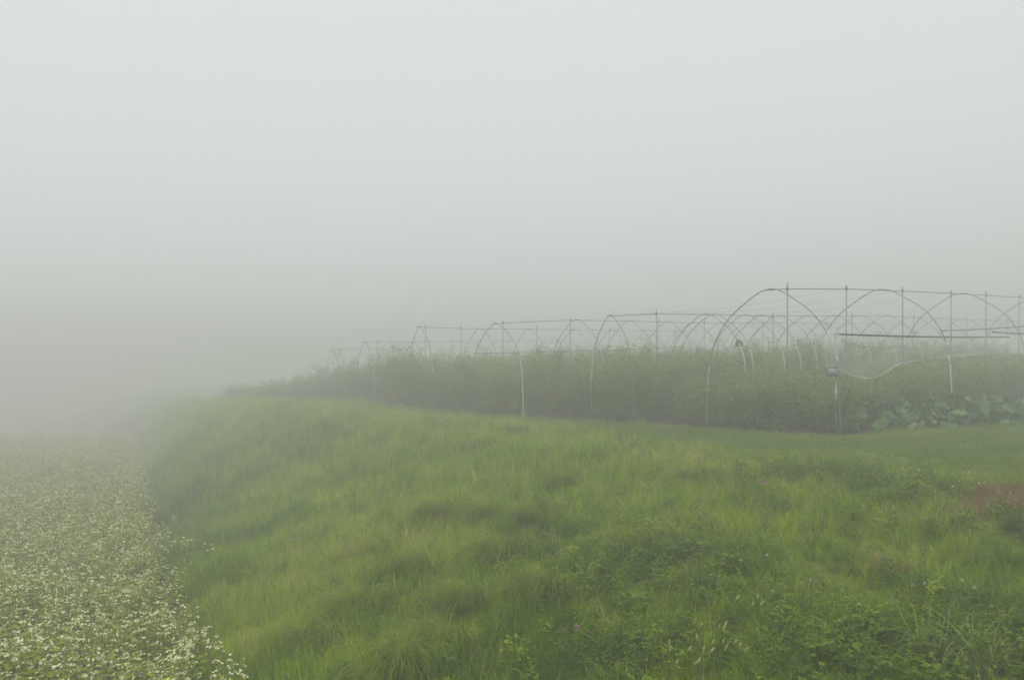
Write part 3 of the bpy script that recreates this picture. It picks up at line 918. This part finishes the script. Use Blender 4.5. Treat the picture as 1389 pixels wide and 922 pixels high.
# ------------------------------------------------------------------ single grass clumps, flowers and seed heads on the bank
def tussock_mesh(mat, n, L0, L1, w, spread, dirv, bias):
    """mound of fine blades combed over to one side"""
    mb = MB()
    for _ in range(n):
        a = random.uniform(0, 6.28); r_ = spread * math.sqrt(random.random())
        az = math.atan2(dirv[1] * bias + math.sin(a), dirv[0] * bias + math.cos(a)) + random.gauss(0, .25)
        blade(mb, (r_ * math.cos(a), r_ * math.sin(a), -.03), az, random.uniform(L0, L1), w * random.uniform(.7, 1.2),
              random.uniform(.1, .55), random.uniform(1.3, 2.2), seg=6)
    return mb.mesh('blades', mat)
down = (-.93, -.36)
tus_m = [tussock_mesh(M['fine_grass'], 420, .38, .72, .0042, .15, down, 1.1) for _ in range(4)]
tus = [(575, 772, 1.1), (690, 748, 1.15), (640, 812, 1.0), (545, 900, 1.05), (600, 690, 1.0), (745, 800, .95), (665, 690, 1.0), (490, 815, .9), (730, 700, .9),
       (610, 868, .9), (520, 740, .8), (770, 650, .8), (450, 860, .8), (860, 735, .75)]
def where(px, py):
    col_ = 'left' if px < 540 else 'centre' if px < 680 else 'right'
    return col_
tus_lab = ['domed tussock of fine pale grass on the middle of the bank, arching left', 'broad tussock of fine grass just right of the bank centre',
           'tussock of fine drooping grass below the domed one', 'large combed tussock at the bottom edge, left of centre', 'fine grass tussock high on the bank, left of two alike',
           'drooping grass tussock beside the clover, right of the photo centre', 'fine grass tussock high on the bank, right of two alike', 'pale tussock low on the left of the bank',
           'small tussock above the broad one, near the bank crest', 'low tussock between the bottom one and the domed ones', 'small tussock upper left of the domed one',
           'topmost small tussock near the bank crest', 'lowest left tussock, close to the flower field', 'rightmost tussock, next to the dark clover patch']
for i, (px, py, s) in enumerate(tus):
    b = hit(px, py + 12)
    o = mesh_obj('grass_tussock', tus_m[i % 4], None, b, (-.1, -.15, random.gauss(0, .35)), s * random.uniform(1.15, 1.4))
    tag(o, tus_lab[i], 'grass tussock', 'tussocks of fine grass on the bank')

coarse_m = []
for _ in range(2):
    mb = MB()
    for k in range(70):
        a = random.uniform(0, 6.28); r_ = .12 * math.sqrt(random.random())
        blade(mb, (r_ * math.cos(a), r_ * math.sin(a), -.03), random.uniform(0, 6.28), random.uniform(.45, .9), random.uniform(.007, .013), random.uniform(.1, .6), random.uniform(1.1, 2.3), seg=8)
    coarse_m.append(mb.mesh('blades', M['coarse']))
for i, (px, py, s, lab) in enumerate(((1262, 900, 1.1, 'coarse long-bladed grass clump at the bottom right'), (1394, 850, 1.1, 'coarse long-bladed grass clump cut by the right edge'),
                                 (1330, 915, .9, 'coarse grass clump at the bottom between the other two'), (838, 700, .6, 'small coarse grass clump near the bank crest'))):
    b = hit(px, py)
    tag(mesh_obj('coarse_grass_clump', coarse_m[i % 2], None, b, (0, -.1, random.uniform(0, 6)), s), lab, 'grass clump', 'coarse grass clumps')

# foxtail grass
def foxtail_meshes():
    hd, st = MB(), MB()
    Lh = random.uniform(.045, .07); bend = random.uniform(.2, .7)
    h = random.uniform(.26, .36)
    top = Vector((.03, 0, h)); st.tube([(0, 0, -.02), (.005, 0, h * .5), top], [.0018, .0016, .0013], 4)
    pts, rs = [], []
    for k in range(8):
        t = k / 7; pts.append(top + Vector((math.sin(bend * t) * Lh * t, 0, math.cos(bend * t) * Lh * t))); rs.append(.0095 * math.sin(math.pi * (.12 + .80 * t)) ** .6)
    hd.tube(pts, rs, 8)
    for k in range(90):           # bristles
        t = random.random(); i = min(int(t * 7), 6); c = pts[i].lerp(pts[i + 1], t * 7 - i); a = random.uniform(0, 6.28)
        d = Vector((math.cos(a), math.sin(a), .8)); hd.ribbon([c, c + d * .016], [.0006, .0002], (-math.sin(a), math.cos(a), 0))
    for k in range(3):
        blade(st, (0, 0, .02 + .05 * k), random.uniform(0, 6.28), .18, .006, .3, 1.2, seg=4)
    return st.mesh('stalk', M['stem']), hd.mesh('seed_head', M['foxtail'])
fx = [foxtail_meshes() for _ in range(4)]
fpx = [(925, 838), (944, 836), (969, 848), (985, 846), (960, 868), (967, 862), (973, 868), (958, 876), (952, 886), (984, 858), (955, 894), (908, 876), (916, 874), (934, 872), (995, 874),
       (1001, 874), (1006, 813), (1020, 803), (1031, 804), (988, 798), (972, 880), (938, 888), (912, 900), (978, 838)]
for i, (px, py) in enumerate(fpx):
    b = hit(px, py + 52)
    st, hd = fx[i % 4]
    root = empty('foxtail_stalk', b); root.rotation_euler = (random.gauss(0, .12), random.gauss(0, .12), random.uniform(-.8, .8)); root.scale = (.9,) * 3
    tag(root, 'foxtail grass stalk with a pale bristly seed head, low on the bank', 'foxtail grass', 'foxtail stalks growing together on the bank')
    mesh_obj('stalk', st, root); mesh_obj('seed_head', hd, root)

# clover blossoms
def blossom(px, py, mat, name, label, R, h, grp=None):
    b = hit(px, py + h * 100); root = empty(name, b)
    tag(root, label, 'flower', grp)
    st = MB(); st.tube([(0, 0, -.02), (.01, 0, h * .6), (0, 0, h)], .0018, 4); st.build('stalk', M['stem'], root)
    hd = MB()
    for k in range(60):
        a = random.uniform(0, 6.28); zz = random.uniform(-.5, 1); rr = math.sqrt(max(0, 1 - zz * zz))
        d = Vector((rr * math.cos(a), rr * math.sin(a), zz)); c = Vector((0, 0, h)) + d * R * .45
        s = Vector((-math.sin(a), math.cos(a), 0))
        hd.ribbon([c, c + d * R * .4, c + d * R * .65], [R * .14, R * .2, R * .05], s)
    hd.build('petal_head', mat, root)
blossom(782, 861, M['pink'], 'clover_flower', 'pink clover blossom at the bottom centre of the bank', .026, .24)
blossom(1037, 655, M['pink'], 'clover_flower', 'pale pink blossom high on the bank near the lawn', .045, .3)
blossom(398, 724, M['pink'], 'clover_flower', 'left of two dusty pink blossoms on the foggy part of the bank', .04, .3)
blossom(412, 720, M['pink'], 'clover_flower', 'right of two dusty pink blossoms on the foggy part of the bank', .04, .3)
for (px, py) in ((1235, 634), (1247, 637), (1292, 662), (1306, 641), (1314, 641), (1328, 657), (1335, 657), (1300, 653), (1258, 707), (1224, 635), (1040, 757), (1100, 792), (1238, 801), (1254, 799), (1305, 795), (1322, 805), (1048, 808), (1060, 833)):
    blossom(px, py, M['white'], 'white_clover_flower', 'tiny white clover blossom in the grass on the right', .016, .15, 'white clover blossoms')

# buckwheat plants standing clear at the edge of the field
bwp = []
for _ in range(5):
    st, lf, fl = buckwheat_parts(random.uniform(.5, .62))
    for _k in range(3):           # fuller sprays on the free-standing plants
        a_ = random.uniform(0, 6.28); r_ = random.uniform(.03, .09); e_ = Vector((r_ * math.cos(a_), r_ * math.sin(a_), random.uniform(.5, .64)))
        st.tube([Vector((0, 0, .36)), e_], [.0018, .0014], 4); flower_head(fl, e_, .026, 11, 0)
    bwp.append((st.mesh('stem', M['bw_stem']), lf.mesh('foliage', M['bw_leaf'], False), fl.mesh('flower_head', M['bw_flower'], False)))
bpx = [(228, 842), (240, 848), (258, 862), (272, 858), (268, 878), (288, 890), (300, 912), (318, 914), (252, 882), (236, 866), (222, 812), (226, 778), (216, 770), (224, 745), (244, 742),
       (258, 738), (284, 742), (232, 706), (220, 720), (246, 905), (262, 905), (206, 730)]
for i, (px, py) in enumerate(bpx):
    # the flower head is .55 m above the field soil or the foot of the bank
    d = 9.0
    for _ in range(12):
        x0, y0 = (px - CX) / F * d, d
        d = 0.5 * d - 0.5 * (T(x0, y0) + .62) / ((py - HY) / F)
    root = empty('buckwheat_plant', (x0, y0, T(x0, y0))); root.rotation_euler = (0, 0, random.uniform(0, 6.28)); root.scale = (random.uniform(1.1, 1.3),) * 3
    tag(root, 'white flowering buckwheat plant standing at the ragged right edge of the field', 'flower', 'buckwheat plants at the edge of the field')
    a, b_, c = bwp[i % 5]
    mesh_obj('stem', a, root); mesh_obj('foliage', b_, root); mesh_obj('flower_head', c, root)

# ------------------------------------------------------------------ fog
hb = MB(); hb.box((0, 45, -2.1), (250, 222, 18.2))
hm, nt, bs = new_mat('fog')
nt.nodes.remove(bs)
pv = nt.nodes.new('ShaderNodeVolumePrincipled')
pv.inputs['Color'].default_value = (0.872, 0.88, 0.878, 1)
pv.inputs['Density'].default_value = HAZE_DENSITY
pv.inputs['Anisotropy'].default_value = 0.45
pv.inputs['Density Attribute'].default_value = ''
hm.cycles.homogeneous_volume = True
nt.links.new(pv.outputs[0], nt.nodes['Material Output'].inputs['Volume'])
haze = hb.build('haze', hm, smooth=False)
tag(haze, 'pale even fog filling the whole air', 'fog', kind='stuff')
